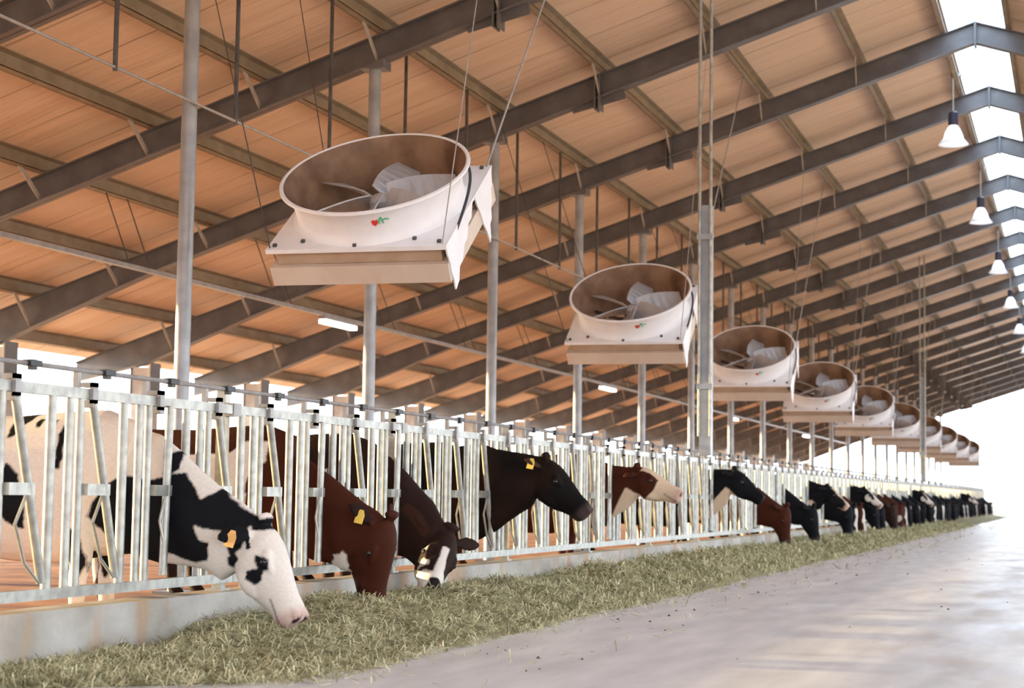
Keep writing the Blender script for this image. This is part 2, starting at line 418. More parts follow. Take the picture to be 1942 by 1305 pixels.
for i, x in enumerate(PURX):
    for side in (0, 1):
        xx = x if side == 0 else 2 * XRIDGE - x
        if side == 1 and i > 3: continue
        b = MB(); z = ztop(x) + 0.002; s = 1 if side == 0 else -1
        tt = TAN * s
        def ps(u, v): return (xx + u, v, z + TAN * s * u)
        y0, y1 = 0.5, YEND - 0.1
        # C section: web plus two flanges
        for (ua, ub, za, zb) in ((-0.006, 0.006, 0, PUR - 0.004), (-0.006, 0.066, 0, 0.008), (-0.006, 0.066, PUR - 0.012, PUR - 0.004), (0.058, 0.066, 0, 0.03)):
            vs = [(xx+u*s, y, z + TAN*s*u*s*0 + TAN*u + h) for y in (y0, y1) for u, h in ((ua, za), (ub, za), (ub, zb), (ua, zb))]
            b.add(vs, [(0,1,2,3),(7,6,5,4),(0,4,5,1),(1,5,6,2),(2,6,7,3),(3,7,4,0)])
        o = link('roof_purlin', b.mesh('roof_purlin', M['purlin']))
        tag(o, f'long brown steel purlin under the roof, {nth(i + 1)} line {"left" if side == 0 else "right"} of the ridge skylight', 'purlin', 'long purlins under the roof sheets')

# ------------------------------------------------------------------ high bay lamps at the ridge
XL = -1.81
def make_lamp():
    t = thing('high_bay_lamp', 'x', 'lamp', (XL, 0, 0), 'high bay lamps along the ridge')
    zr = ztop(XL) + 0.0
    b = MB(); b.tube([(0, 0, 6.98), (0, 0, zr + 0.06)], 0.012, 8); b.box((-0.03, -0.03, zr + 0.02), (0.14, 0.03, zr + 0.07)); part('rod', b, M['cable'], t)
    b = MB(); b.lathe([(0.0, 7.0), (0.05, 7.0), (0.075, 6.98), (0.08, 6.80), (0.07, 6.78), (0, 6.78)], 20); part('ballast', b, M['ballast'], t, True)
    b = MB(); b.lathe([(0.05, 6.79), (0.09, 6.74), (0.13, 6.66), (0.165, 6.56), (0.225, 6.49), (0.235, 6.47), (0.225, 6.475), (0.155, 6.56), (0.12, 6.65), (0.08, 6.73), (0.045, 6.78)], 28); part('reflector', b, M['reflector'], t, True)
    b = MB(); b.lathe([(0.0, 6.75), (0.03, 6.72), (0.06, 6.62), (0.06, 6.56), (0.03, 6.51), (0.0, 6.50)], 16); part('bulb', b, M['bulb'], t, True)
    return t
lm = make_lamp()
for k in range(0, 9):
    lab = f'{nth(k + 1)} bell-shaped high bay lamp hanging beside the ridge skylight, counting from the camera'
    p = (XL, 28.0 + 2 * BAY * k, 0)
    if k == 0: lm.location = p; lm['label'] = lab
    else: dup(lm, p, lab)

# ------------------------------------------------------------------ light tray with tube lights, misting pipe
XT, ZT = -10.9, 3.55
t = thing('lighting_tray', 'thin steel lighting tray slung on rods beneath the left roof slope', 'cable tray', (XT, 8, ZT))
b = MB(); b.bar((0, 0, 0), (0, YEND - 9, 0), 0.075, 0.05); part('channel', b, M['tray'], t)
zp = ztop(-11.295)
n = 0
for i in range(0, 22):
    y = 2.3 + i * BAY
    for dy in (0, 0.5):
        b = MB(); b.tube([(0, y + dy, 0.02), (-0.36, y + dy, zp - ZT + 0.02)], 0.008, 6); part('hanger_rod', b, M['rod'], t)
def make_tube():
    t = thing('tube_light', 'x', 'light', (XT, 0, ZT), 'tube lights under the lighting tray')
    b = MB(); b.box((-0.05, -0.62, -0.075), (0.05, 0.62, -0.027)); part('housing', b, M['tray'], t)
    b = MB(); b.box((-0.06, -0.6, -0.14), (0.06, 0.6, -0.076)); part('diffuser', b, M['tube'], t)
    return t
tl = make_tube()
for k in range(5):
    p = (XT, 24.75 + 4 * BAY * k, ZT)
    lab = f'{nth(k + 1)} lit white tube light on the slung tray, counting from the camera'
    if k == 0: tl.location = p; tl['label'] = lab
    else: dup(tl, p, lab)

XM, ZM = PURX[4] + 0.01 if abs(PURX[4] + 7.14) < 0.01 else -6.96, 4.14
XM = -7.10
t = thing('misting_pipe', 'thin grey pipe hung on dark rods from the roof above the fans', 'pipe', (XM, 4, ZM))
b = MB(); b.tube([(0, 0, 0), (0, 60, 0)], 0.013, 8); part('pipe', b, M['cable'], t)
for i in range(28):
    y = 0.93 + BAY / 2 * i + 0.66
    b = MB(); b.tube([(0.0, y, -0.03), (0.0, y, ztop(XM) - ZM + 0.05)], 0.02, 8); part('drop_rod', b, M['rod'], t)

# ------------------------------------------------------------------ hanging square masts with twin pipes
def make_mast(y, x, zb, lab):
    t = thing('hanging_mast', lab, 'mast', (x, y, 0), 'pale masts hung from the roof on twin pipes')
    b = MB(); b.box((-0.062, -0.062, zb), (0.062, 0.062, 3.98)); part('mast', b, M['column'], t)
    for s in (-1, 1):
        b = MB(); b.tube([(s * 0.06, -0.09, 1.5), (s * 0.06, -0.09, ztop(x) + PUR + 0.01)], 0.018, 8); part('pipe', b, M['galv'], t)
    for z in (3.6, 2.0):
        b = MB(); b.box((-0.085, -0.115, z), (0.085, -0.062, z + 0.06)); part('bracket', b, M['column'], t)
    return t
make_mast(18.25, -3.76, 1.30, 'nearer pale square mast hanging between two pipes, right of the second fan')
make_mast(45.5, -3.75, 1.30, 'farther thin pale mast hanging from the roof near the last fans')

# ------------------------------------------------------------------ cyclone fans
FT = 0.961; FA, FRM, FH = 0.721, 0.746, 0.292
def make_fan(first):
    t = thing('barn_fan', 'x', 'fan', (0, 0, 0), 'cyclone fans hung in a row above the fence')
    az = 0.044
    U = Vector((math.cos(az), math.sin(az), 0)); Bd = Vector((math.sin(az), -math.cos(az), 0))
    Wd = Bd * math.cos(FT) + Vector((0, 0, 1)) * math.sin(FT); V = Wd.cross(U)
    mx = Matrix(((U.x, V.x, Wd.x, 0), (U.y, V.y, Wd.y, 0), (U.z, V.z, Wd.z, 0), (0, 0, 0, 1)))
    ax = (U, V, Wd)
    a = FA
    # square mounting plate with a round opening
    b = MB(); n = 48; rin = 0.66
    vs = []; fs = []
    for h in (0.0, -0.035):
        for k in range(n):
            an = 2 * PI * k / n; c, s = math.cos(an), math.sin(an); q = a / max(abs(c), abs(s))
            vs.append(U * (q * c) + V * (q * s) + Wd * h)
        for k in range(n):
            an = 2 * PI * k / n; vs.append(U * (rin * math.cos(an)) + V * (rin * math.sin(an)) + Wd * h)
    for k in range(n):
        j = (k + 1) % n
        fs += [(k, j, n + j, n + k), (2*n + k, 3*n + k, 3*n + j, 2*n + j), (k, 2*n + k, 2*n + j, j), (n + k, n + j, 3*n + j, 3*n + k)]
    b.add(vs, fs); pl = part('mounting_plate', b, M['fanwhite'], t)
    for (x, y) in ((-0.66, -0.66), (0.66, -0.66), (0.66, 0.66), (-0.66, 0.66), (0, -0.69), (-0.45, -0.6), (0.45, -0.6), (0, -0.66)):
        bb = MB(); bb.box((x - 0.014, y - 0.014, 0), (x + 0.014, y + 0.014, 0.02), mx); part('bolt', bb, M['fandark'], pl)
    # flared round shroud
    b = MB(); b.lathe([(0.700, 0.0), (0.672, 0.03), (0.664, 0.08), (0.672, 0.16), (0.70, 0.23), (0.738, 0.268), (0.754, 0.282), (0.752, 0.298), (0.735, 0.304), (0.722, 0.296)], 64, axes=ax)
    sh = part('shroud', b, M['fanwhite'], t, True)
    b = MB(); b.lathe([(0.722, 0.296), (0.708, 0.272), (0.685, 0.23), (0.656, 0.16), (0.645, 0.08), (0.645, -0.30)], 64, axes=ax)
    part('shroud_lining', b, M['fandust'], t, True)
    # box walls below the plate: recessed band then flush lower band
    def band(u0, h0, h1, th):
        b = MB()
        b.box((-u0, -u0, h1), (u0, -u0 + th, h0), mx); b.box((-u0, u0 - th, h1), (u0, u0, h0), mx)
        b.box((-u0, -u0 + th, h1), (-u0 + th, u0 - th, h0), mx); b.box((u0 - th, -u0 + th, h1), (u0, u0 - th, h0), mx)
        return b
    part('box_wall', band(a - 0.06, -0.035, -0.155, 0.006), M['fanrecess'], t)
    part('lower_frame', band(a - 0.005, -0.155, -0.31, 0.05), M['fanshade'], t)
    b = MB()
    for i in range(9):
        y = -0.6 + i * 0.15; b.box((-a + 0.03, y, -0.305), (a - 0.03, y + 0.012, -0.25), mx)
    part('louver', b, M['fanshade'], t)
    # ragged side skirt: two torn pointed flaps
    def flap(v0, v1, tip, depth, sd):
        rnd = random.Random(sd); pts = [(v0, 0.0), (v1, 0.0)]
        m = 9
        for i in range(1, m):
            f = i / m; pts.append((v1 + (tip - v1) * f + rnd.uniform(-0.012, 0.012), -depth * f + (0.018 if i % 2 else -0.022)))
        pts.append((tip, -depth))
        for i in range(1, 5):
            f = i / 5; pts.append((tip + (v0 - tip) * f + (0.01 if i % 2 else -0.006), -depth * (1 - f)))
        b = MB(); b.prism(pts, a - 0.004, a + 0.008, lambda v, h, u: U * u + V * v + Wd * h); return b
    part('side_flap', flap(-0.72, 0.16, -0.66, 0.40, 3), M['fanwhite'], t)
    part('side_flap', flap(0.14, 0.72, 0.36, 0.52, 5), M['fanwhite'], t)
    # motor, struts, rotor at rest
    b = MB(); b.lathe([(0, -0.02), (0.10, -0.02), (0.11, -0.05), (0.11, -0.24), (0, -0.24)], 20, axes=ax)
    mo = part('motor', b, M['fandark'], t, True)
    for an in (0.5, 0.5 + PI * 2 / 3, 0.5 + PI * 4 / 3, 0.5 + PI):
        b = MB(); d = U * math.cos(an) + V * math.sin(an); b.bar(d * 0.1 - Wd * 0.16, d * 0.648 - Wd * 0.16, 0.03, 0.03, Wd); part('strut', b, M['fandark'], mo)
    b = MB(); b.lathe([(0, 0.10), (0.05, 0.095), (0.085, 0.07), (0.09, 0.0), (0, 0.0)], 20, axes=ax); hb = part('hub', b, M['blade'], t, True)
    for i in range(6):
        an = 2 * PI * i / 6 + 0.35; d = U * math.cos(an) + V * math.sin(an); e = Wd.cross(d)
        vs = []; fs = []; ns = 7
        for j in range(ns):
            f = j / (ns - 1); r = 0.07 + 0.55 * f; ww = 0.06 + 0.10 * math.sin(PI * min(1, 0.25 + f * 0.6)); tw = R(48 - 24 * f)
            wv = e * math.cos(tw) + Wd * math.sin(tw); nn = d.cross(wv)
            for sx, sn in ((-1, -1), (1, -1), (1, 1), (-1, 1)): vs.append(d * r + Wd * 0.05 + wv * (sx * ww) + nn * (sn * 0.006) + e * (0.05 * f * f))
        for j in range(ns - 1):
            for k in range(4): fs.append((4*j+k, 4*j+(k+1)%4, 4*j+4+(k+1)%4, 4*j+4+k))
        fs += [(0,1,2,3), (4*ns-1, 4*ns-2, 4*ns-3, 4*ns-4)]
        b = MB(); b.add(vs, fs); part('blade', b, M['blade'], hb, False)
    # power cord looping over the right side
    b = MB(); pts = []
    for i in range(13):
        f = i / 12; pts.append(U * (0.66 + 0.09 * math.sin(PI * f) + 0.04 * f) + V * (0.30 - 0.75 * f) + Wd * (0.22 - 0.30 * f + 0.10 * math.sin(PI * f)))
    b.tube(pts, 0.012, 8); part('power_cord', b, M['black'], t, True)
    # small red and green maker's mark on the shroud
    def dec(th, h, sz, poly, m):
        c = U * math.cos(th) + V * math.sin(th); tg = Wd.cross(c); rr = 0.672 + 0.03 * max(0, (h - 0.16) / 0.07) + 0.001
        b = MB(); b.prism(poly, 0.0, 0.006, lambda x, y, d: c * (rr + d + 0.002) + tg * (x * sz) + Wd * (h + y * sz)); part('maker_mark', b, m, sh)
    dec(-PI / 2 + 0.27, 0.175, 0.028, [(-0.9, 0.5), (-0.3, 0.9), (0.1, 0.5), (0.7, 0.8), (0.9, 0.1), (0.2, -1.0), (-0.6, -0.5)], M['red'])
    dec(-PI / 2 + 0.335, 0.192, 0.028, [(-0.9, -1.0), (-0.45, -1.0), (0.15, 0.5), (0.5, -1.0), (0.95, -1.0), (0.35, 1.1), (-0.1, 1.1)], M['green'])
    dec(-PI / 2 + 0.39, 0.188, 0.026, [(-1, -0.3), (-0.2, 0.15), (1.1, -0.1), (1.1, 0.2), (-0.2, 0.5), (-1, 0.1)], M['green'])
    # four suspension cables to the purlins
    P0 = Vector((-5.191, 0, 3.108))
    for (su, sv, tx, dy) in ((1, 1, -4.37, 2.4), (1, -1, -4.37, 1.1), (-1, 1, -7.14, 1.9), (-1, -1, -7.14, 1.0)):
        c = U * (su * (a - 0.03)) + V * (sv * (a - 0.03)); tp = Vector((tx, c.y + dy, ztop(tx) + 0.06)) - P0
        b = MB(); b.tube([c, tp], 0.009 if sv > 0 and su > 0 else 0.005, 6); part('hanging_cable', b, M['cable'] if su > 0 else M['rod'], t)
    return t
fan = make_fan(True)
for k in range(10):
    p = (-5.191, 12.57 + 2 * BAY * k, 3.108)
    lab = f'{nth(k + 1)} white round fan on a square box above the fence, counting from the camera'
    if k == 0: fan.location = p; fan['label'] = lab
    else: dup(fan, p, lab)

# ------------------------------------------------------------------ feed fence of headlocks
UN0, UN = 7.20, 0.696
ZB, ZR, ZROD = 0.34, 1.355, 1.476
def make_panel(npl=4):
    # origin at the near end of the panel; four locks
    t = thing('headlock_panel', 'x', 'fence', (0, 0, 0), 'headlock panels of the feed fence')
    L = UN * npl; g = M['galv']
    b = MB(); b.box((-0.022, 0.003, ZR - 0.027), (0.022, L - 0.003, ZR + 0.027)); part('top_rail', b, g, t)
    b = MB(); b.box((-0.025, 0.003, ZB - 0.027), (0.025, L - 0.003, ZB + 0.027)); part('bottom_rail', b, g, t)
    b = MB(); b.tube([(-0.01, 0, ZROD), (-0.01, L, ZROD)], 0.013, 8); part('release_rod', b, M['tray'], t, True)
    return t
def add_lock(t, y0, closed):
    g = M['galv']
    for dy in (-0.135, -0.035):
        b = MB(); b.tube([(0, y0 + dy, ZB + 0.02), (0, y0 + dy, ZR - 0.02)], 0.0225, 12); part('fixed_bar', b, g, t, True)
    b = MB(); b.tube([(0.0, y0 - 0.30, ZB + 0.02), (0.0, y0 - 0.30, ZR - 0.02)], 0.026, 12); part('neck_bar', b, g, t, True)
    if closed: p0, p1, pm = (0.03, y0 + 0.15, ZR - 0.02), (0.03, y0 + 0.12, ZB + 0.05), (0, y0 + 0.135)
    else: p0, p1, pm = (0.03, y0 + 0.035, ZR - 0.05), (0.03, y0 + 0.31, ZB + 0.06), (0, y0 + 0.165)
    b = MB(); b.tube([p0, p1], 0.024, 12); mv = part('swing_bar', b, g, t, True)
    zm = 0.86
    b = MB(); b.box((0.005, y0 - 0.02, zm - 0.03), (0.05, pm[1] + 0.035, zm + 0.03)); part('pivot_bracket', b, g, t)
    b = MB(); b.tube([(0.03, pm[1] - 0.01, zm - 0.03), (0.035, y0 + 0.06, zm - 0.17), (0.035, y0 + 0.15, zm - 0.36), (0.03, p1[1] - 0.02, ZB + 0.06)], 0.009, 6); part('stop_rod', b, g, mv, True)
    b = MB(); b.box((-0.03, y0 + 0.01, ZR - 0.07), (0.045, y0 + 0.06, ZR - 0.03)); b.box((0.024, y0 + 0.01, ZR - 0.05), (0.045, y0 + 0.06, ZR + 0.06)); b.box((-0.03, y0 + 0.01, ZR + 0.035), (0.045, y0 + 0.06, ZR + 0.06)); part('top_clamp', b, M['tray'], t)
    b = MB(); b.box((-0.03, y0 + 0.17, ZROD - 0.012), (0.02, y0 + 0.27, ZROD + 0.018)); b.box((-0.02, y0 + 0.20, ZROD - 0.03), (0.01, y0 + 0.24, ZROD + 0.022)); part('spring_latch', b, M['black'], t)
    b = MB(); b.box((-0.035, y0 - 0.06, ZR + 0.02), (-0.005, y0 - 0.03, ZROD - 0.005)); part('rod_bracket', b, M['tray'], t)
panels = {}
PY0 = UN0 - 4 * UN - 0.405     # panel starts half way before its first lock
CLOSED = {7.20 + UN * i for i in (2, 5, 7)}
closed_idx = {2, 5, 7, 16, 24}
NP = 34
proto = None; proto_all = None
for k in range(NP):
    ys = PY0 + 4 * UN * k
    first_unit = -4 + 4 * k
    if k < 3 or k in (5, 7):
        t = make_panel()
        for j in range(4): add_lock(t, UN0 + UN * (first_unit + j) - ys, (first_unit + j) in closed_idx)
    elif k == 3 or k == 8:
        t = make_panel()
        for j in range(4): add_lock(t, UN0 + UN * (first_unit + j) - ys, k == 8)
        if k == 3: proto = t
        else: proto_all = t
    else:
        t = dup(proto if k < 8 else proto_all, (0, 0, 0))
    t.location = (XF, ys, 0)
    t['label'] = f'{nth(k + 1)} galvanised headlock panel of the feed fence, counting from the camera'
def make_support():
    t = thing('fence_post', 'x', 'post', (0, 0, 0), 'support posts of the feed fence')
    b = MB(); b.box((-0.03, -0.03, 0.26), (0.03, 0.03, 1.50)); part('shaft', b, M['galv'], t)
    b = MB(); b.box((-0.06, -0.06, 0.26), (0.046, 0.06, 0.272)); part('base_plate', b, M['galv'], t)
    b = MB(); b.box((0.03, -0.05, ZR - 0.04), (0.1, 0.05, ZR + 0.04)); part('rail_bracket', b, M['tray'], t)
    b = MB(); b.box((0.03, -0.03, ZB - 0.032), (0.072, 0.03, ZB + 0.032)); part('rail_bracket', b, M['tray'], t)
    return t
sp = make_support()
for k in range(NP):
    y = PY0 + 4 * UN * k - 0.0
    p = (XF - 0.072, y, 0)
    lab = f'{nth(k + 1)} square support post behind the feed fence, counting from the camera'
    if k == 0: sp.location = p; sp['label'] = lab
    else: dup(sp, p, lab)

# ------------------------------------------------------------------ cows
BLK = (0.006, 0.006, 0.008); WHT = (0.70, 0.62, 0.55); RED = (0.050, 0.012, 0.005); DRK = (0.022, 0.010, 0.007); PNK = (0.50, 0.30, 0.25); CRM = (0.62, 0.46, 0.33)
TRUNK = [(-2.0, 1.02, .10, .13), (-1.93, 1.03, .19, .22), (-1.72, .97, .25, .335), (-1.4, .88, .29, .41), (-1.0, .86, .31, .425), (-.68, .87, .275, .44), (-.42, .90, .23, .42), (-.2, .87, .18, .37)]
HEAD = [((0, 0), (.143, -.25), .095), ((.07, .03), (.20, -.275), .118), ((.143, .04), (.237, -.264), .118), ((.22, .035), (.29, -.25), .105), ((.293, .027), (.344, -.228), .088), ((.36, .018), (.40, -.195), .076), ((.42, .014), (.455, -.168), .074), ((.48, .018), (.51, -.160), .083), ((.525, .010), (.542, -.148), .080), ((.552, -.018), (.560, -.118), .058)]
def inpoly(x, z, P):
    c = False; j = len(P) - 1
    for i in range(len(P)):
        xi, zi = P[i]; xj, zj = P[j]
        if (zi > z) != (zj > z) and x < (xj - xi) * (z - zi) / (zj - zi) + xi: c = not c
        j = i
    return c
def cow_mesh(name, neck, poll, adir, ndir, coat, voxel, hs=1.0, ears=(0.2, -0.1, 0.0), legs=True):
    mb = MB(); Y = Vector((0, 1, 0))
    secs = [(Vector((x, 0, zc)), Y * hw, Vector((0, 0, hh))) for x, zc, hw, hh in TRUNK]
    mb.ring(secs, 24)
    a = Vector(adir).normalized(); nd = Vector(ndir); nd = (nd - a * nd.dot(a)).normalized(); lat = nd.cross(a)   # lateral
    if lat.y < 0: lat = -lat
    P = Vector(poll)
    # neck: from the shoulder to the back of the head
    ns = [secs[5][0:1] + (Y * .20, Vector((0, 0, .33))), secs[6][0:1] + (Y * .20, Vector((0, 0, .36)))]
    for (tx, tz, bx, bz, hw, y) in neck:
        c = Vector(((tx + bx) / 2, y, (tz + bz) / 2)); v = Vector((tx - bx, 0, tz - bz)) / 2
        ns.append((c, Y * hw, v))
    c0 = P + a * 0.10 * hs - nd * 0.12 * hs
    ns.append((c0, lat * 0.095, (nd * 0.13 - a * 0.06) * hs))
    mb.ring(ns, 24)
    hd = []
    for (d, v, hw) in HEAD:
        D = P + (a * d[0] + nd * d[1]) * hs; V_ = P + (a * v[0] + nd * v[1]) * hs
        hd.append(((D + V_) / 2, lat * hw * hs, (D - V_) / 2))
    mb.ring(hd, 24)
    # brow ridges, cheeks, nostrils
    for s in (-1, 1):
        e = P + (a * .205 - nd * .045) * hs + lat * (s * .092 * hs)
        mb.ring([(e - a * .06 + nd * .02, lat * .012, nd * .015), (e - a * .03 + nd * .012, lat * .03, nd * .035), (e, lat * .034, nd * .038), (e + a * .04, lat * .022, nd * .028), (e + a * .07, lat * .01, nd * .012)], 12)
        k = P + (a * .25 - nd * .19) * hs + lat * (s * .06 * hs)
        mb.ring([(k - a * .09, lat * .02, nd * .02), (k - a * .05, lat * .045, nd * .06), (k, lat * .05, nd * .068), (k + a * .06, lat * .035, nd * .05), (k + a * .1, lat * .01, nd * .02)], 12)
        no = P + (a * .515 - nd * .02) * hs + lat * (s * .05 * hs)
        mb.ring([(no - a * .04, lat * .01, nd * .012), (no - a * .015, lat * .026, nd * .026), (no + a * .02, lat * .028, nd * .028), (no + a * .038, lat * .012, nd * .014)], 12)
    # poll tuft
    mb.ring([(P - a * .03 - lat * .06, a * .02, nd * .02), (P - a * .02, a * .04, nd * .045), (P - a * .03 + lat * .06, a * .02, nd * .02)], 12)
    # ears
    earpos = []
    for s in (-1, 1):
        eb = P + (a * .03 - nd * .075) * hs + lat * (s * .085 * hs)
        out = (lat * s * 0.8 + nd * ears[1] - a * ears[2] + Vector((0, 0, -0.15))).normalized()
        flat = (nd - out * nd.dot(out)).normalized(); wid = out.cross(flat)
        pts = []
        for f, wd in ((-.1, .02), (0.0, .028), (.25, .05), (.5, .062), (.75, .05), (.92, .028), (1.0, .012)):
            pts.append((eb + out * (f * ears[0]) - flat * (0.03 * f * f), wid * wd, flat * (.017 if f < .8 else .012)))
        mb.ring(pts, 14); earpos.append((eb, eb + out * ears[0], flat, wid, out))
    if legs:
        for s in (-1, 1):
            y = .16 * s
            mb.tube([(-.50, y, .85), (-.50, y, .62), (-.48, y, .42), (-.50, y, .36), (-.50, y, .16), (-.49, y, .10), (-.46, y, .06), (-.45, y, 0.0)], [.12, .095, .062, .055, .042, .048, .055, .06], 12)
            y = .17 * s
            mb.tube([(-1.70, y, 1.02), (-1.62, y, .74), (-1.72, y, .58), (-1.86, y, .47), (-1.84, y, .38), (-1.82, y, .16), (-1.80, y, .10), (-1.77, y, .06), (-1.76, y, 0.0)], [.2, .155, .10, .06, .052, .042, .048, .055, .06], 12)
        mb.tube([(-1.96, 0, 1.10), (-2.04, 0, 1.06), (-2.08, 0, .9), (-2.07, 0, .6), (-2.06, 0, .48), (-2.06, 0, .38)], [.05, .035, .026, .022, .045, .02], 10)
        mb.ring([(Vector((-1.62, 0, .62)), Y * .02, Vector((0, 0, .02))), (Vector((-1.58, 0, .56)), Y * .13, Vector((0, 0, .13))), (Vector((-1.42, 0, .52)), Y * .14, Vector((0, 0, .12))), (Vector((-1.25, 0, .54)), Y * .05, Vector((0, 0, .05)))], 14)
    me = mb.mesh(name, None)
    o = bpy.data.objects.new('tmp', me); COL.objects.link(o)
    rm = o.modifiers.new('r', 'REMESH'); rm.mode = 'VOXEL'; rm.voxel_size = voxel
    sm = o.modifiers.new('s', 'SMOOTH'); sm.factor = 0.5; sm.iterations = max(3, int(0.075 / voxel))
    dg = bpy.context.evaluated_depsgraph_get(); dg.update()
    out_me = bpy.data.meshes.new_from_object(o.evaluated_get(dg))
    bpy.data.objects.remove(o); bpy.data.meshes.remove(me)
    out_me.name = name
    for p in out_me.polygons: p.use_smooth = True
    out_me.materials.clear(); out_me.materials.append(M['hide'])
    fr = (P, a, nd, lat, hs, earpos)
    paint(out_me, coat, fr, voxel < 0.013)
    return out_me, fr
def paint(me, coat, fr, fine=False):
    P, a, nd, lat, hs, ears = fr
    if 'coat' in me.color_attributes: me.color_attributes.remove(me.color_attributes['coat'])
    ca = me.color_attributes.new('coat', 'FLOAT_COLOR', 'POINT')
    buf = np.ones(len(me.vertices) * 4, dtype=np.float32)
    for i, v in enumerate(me.vertices):
        p = v.co; q = p - P
        u, n_, l_ = q.dot(a) / hs, q.dot(nd) / hs, q.dot(lat) / hs
        on_ear = -1; tip = 0
        for k, (e0, e1, fl, wd, out) in enumerate(ears):
            d = p - e0; f = d.dot(out)
            if 0.015 < f < 0.3 and abs(d.dot(wd)) < 0.085 and abs(d.dot(fl) + 0.03 * (f / .2) ** 2) < 0.035 and abs(l_) > 0.085: on_ear = k; tip = f
        if fine:
            acc = [0.0, 0.0, 0.0]
            for ox, oz in ((-.0035, -.0035), (.0035, -.0035), (.0035, .0035), (-.0035, .0035)):
                pp = Vector((p.x + ox, p.y, p.z + oz)); qq = pp - P
                cc = coat(pp, qq.dot(a) / hs, qq.dot(nd) / hs, qq.dot(lat) / hs, on_ear)
                for k in range(3): acc[k] += cc[k] / 4
            buf[4*i:4*i+3] = acc
        else: buf[4*i:4*i+3] = coat(p, u, n_, l_, on_ear)
    ca.data.foreach_set('color', buf)
def nz3(p, s, o=0.0): return noise.noise(Vector((p.x * s + o, p.y * s + o * 1.3, p.z * s - o)))
def jit(p, amt=0.02, s=14): return p.x + amt * nz3(p, s, 3.1), p.z + amt * nz3(p, s, 9.7)
def muzzle(c, u, n_, dark, amt=1.0):
    if u > 0.47:
        f = min(1, (u - 0.47) / 0.05) * amt; c = tuple(c[k] * (1 - f) + dark[k] * f for k in range(3))
    return c
def nostril(c, u, n_, l_):
    if 0.39 < u < 0.55 and abs(n_ + 0.112 + (u - 0.39) * 0.05) < 0.0065 and abs(l_) > 0.03: return tuple(x * 0.35 for x in c)
    if u > 0.515 and -0.055 < n_ < -0.005 and 0.02 < abs(l_) < 0.062: return (0.05, 0.02, 0.02)
    return c
def px(pts): return [(0.0034 * (x - 329), 1.10 - 0.0029 * (y - 850)) for x, y in pts]
C1_BLACK = [px(q) for q in (
    [(330, 905), (365, 897), (398, 950), (425, 925), (460, 962), (500, 984), (483, 1003), (475, 1040), (452, 1055), (442, 1012), (386, 998), (394, 1028), (417, 1032), (411, 1064), (386, 1072), (330, 1052), (300, 1090), (262, 1110), (232, 1020), (205, 985), (228, 930), (262, 905), (300, 912)],
    [(322, 865), (352, 852), (354, 892), (330, 908)],
    [(482, 992), (524, 978), (530, 1000), (492, 1008)],
    [(446, 1058), (462, 1048), (469, 1062), (458, 1078), (448, 1074)],
    [(502, 1054), (526, 1058), (528, 1078), (518, 1082), (516, 1100), (500, 1108), (486, 1098), (490, 1082), (508, 1078)],
    [(42, 780), (80, 784), (60, 830), (48, 835)], [(92, 792), (104, 794), (102, 812), (93, 810)], [(124, 795), (132, 796), (131, 812), (124, 812)],
    [(60, 880), (85, 905), (100, 960), (92, 1010), (60, 1000), (30, 920), (0, 860), (-40, 850), (-60, 900), (-50, 980), (0, 1010), (40, 960)],
    [(145, 800), (158, 810), (158, 895), (146, 895)], [(172, 1005), (196, 1010), (205, 1080), (185, 1110), (172, 1060)], [(208, 1060), (222, 1075), (215, 1110), (204, 1100)],
    [(-120, 770), (-60, 780), (-80, 900), (-150, 880)], [(-300, 780), (-180, 790), (-200, 1000), (-320, 980)])]
def coat1(p, u, n_, l_, ear):
    if ear >= 0: return BLK
    x, z = jit(p, 0.012, 16)
    if u < 0.45 or n_ < -0.4:
        for P_ in C1_BLACK:
            if inpoly(x, z, P_): return BLK
    c = WHT
    c = muzzle(c, u, n_, PNK, 0.75); return nostril(c, u, n_, l_)
def coat2(p, u, n_, l_, ear):
    x, z = jit(p, 0.02, 12)
    if ear == 1: return (0.45, 0.25, 0.18) if (p.x > 0.5) else RED
    if ear == 0: return (0.02, 0.008, 0.006)
    if inpoly(*jit(p, 0.018, 22), [(.20, .475), (.15, .455), (.12, .44), (.08, .38), (.10, .35), (.144, .345), (.19, .30), (.215, .33), (.225, .41)]): return WHT
    if p.x < -0.35 and nz3(p, 2.3, 1.7) > 0.02 and p.z < 1.2: return WHT
    c = RED
    return nostril(muzzle(c, u, n_, (0.10, 0.05, 0.04)), u, n_, l_)
def coat3(p, u, n_, l_, ear):
    if ear >= 0: return DRK if ear == 1 else (0.04, 0.016, 0.010)
    if u > 0.06 and n_ > -0.30:
        q = nz3(p, 9, 2)
        if u > 0.40 + 0.03 * q and abs(l_ - 0.01) < 0.060 + 0.02 * nz3(p, 12, 5) and n_ > -0.12: return nostril((0.014, 0.008, 0.007), u, n_, l_)
        if u > 0.33 + 0.04 * q: return nostril(WHT, u, n_, l_)
        if abs(l_ + 0.01 * nz3(p, 9)) < 0.026 + 0.022 * nz3(p, 7, 2) and u > 0.16: return WHT
        if l_ < -0.04 and 0.17 < u < 0.30 and -0.16 < n_ < -0.02 and nz3(p, 11, 8) > -0.1: return WHT
    if p.x < -0.5 and nz3(p, 2.0, 4.2) > 0.25: return WHT
    return DRK
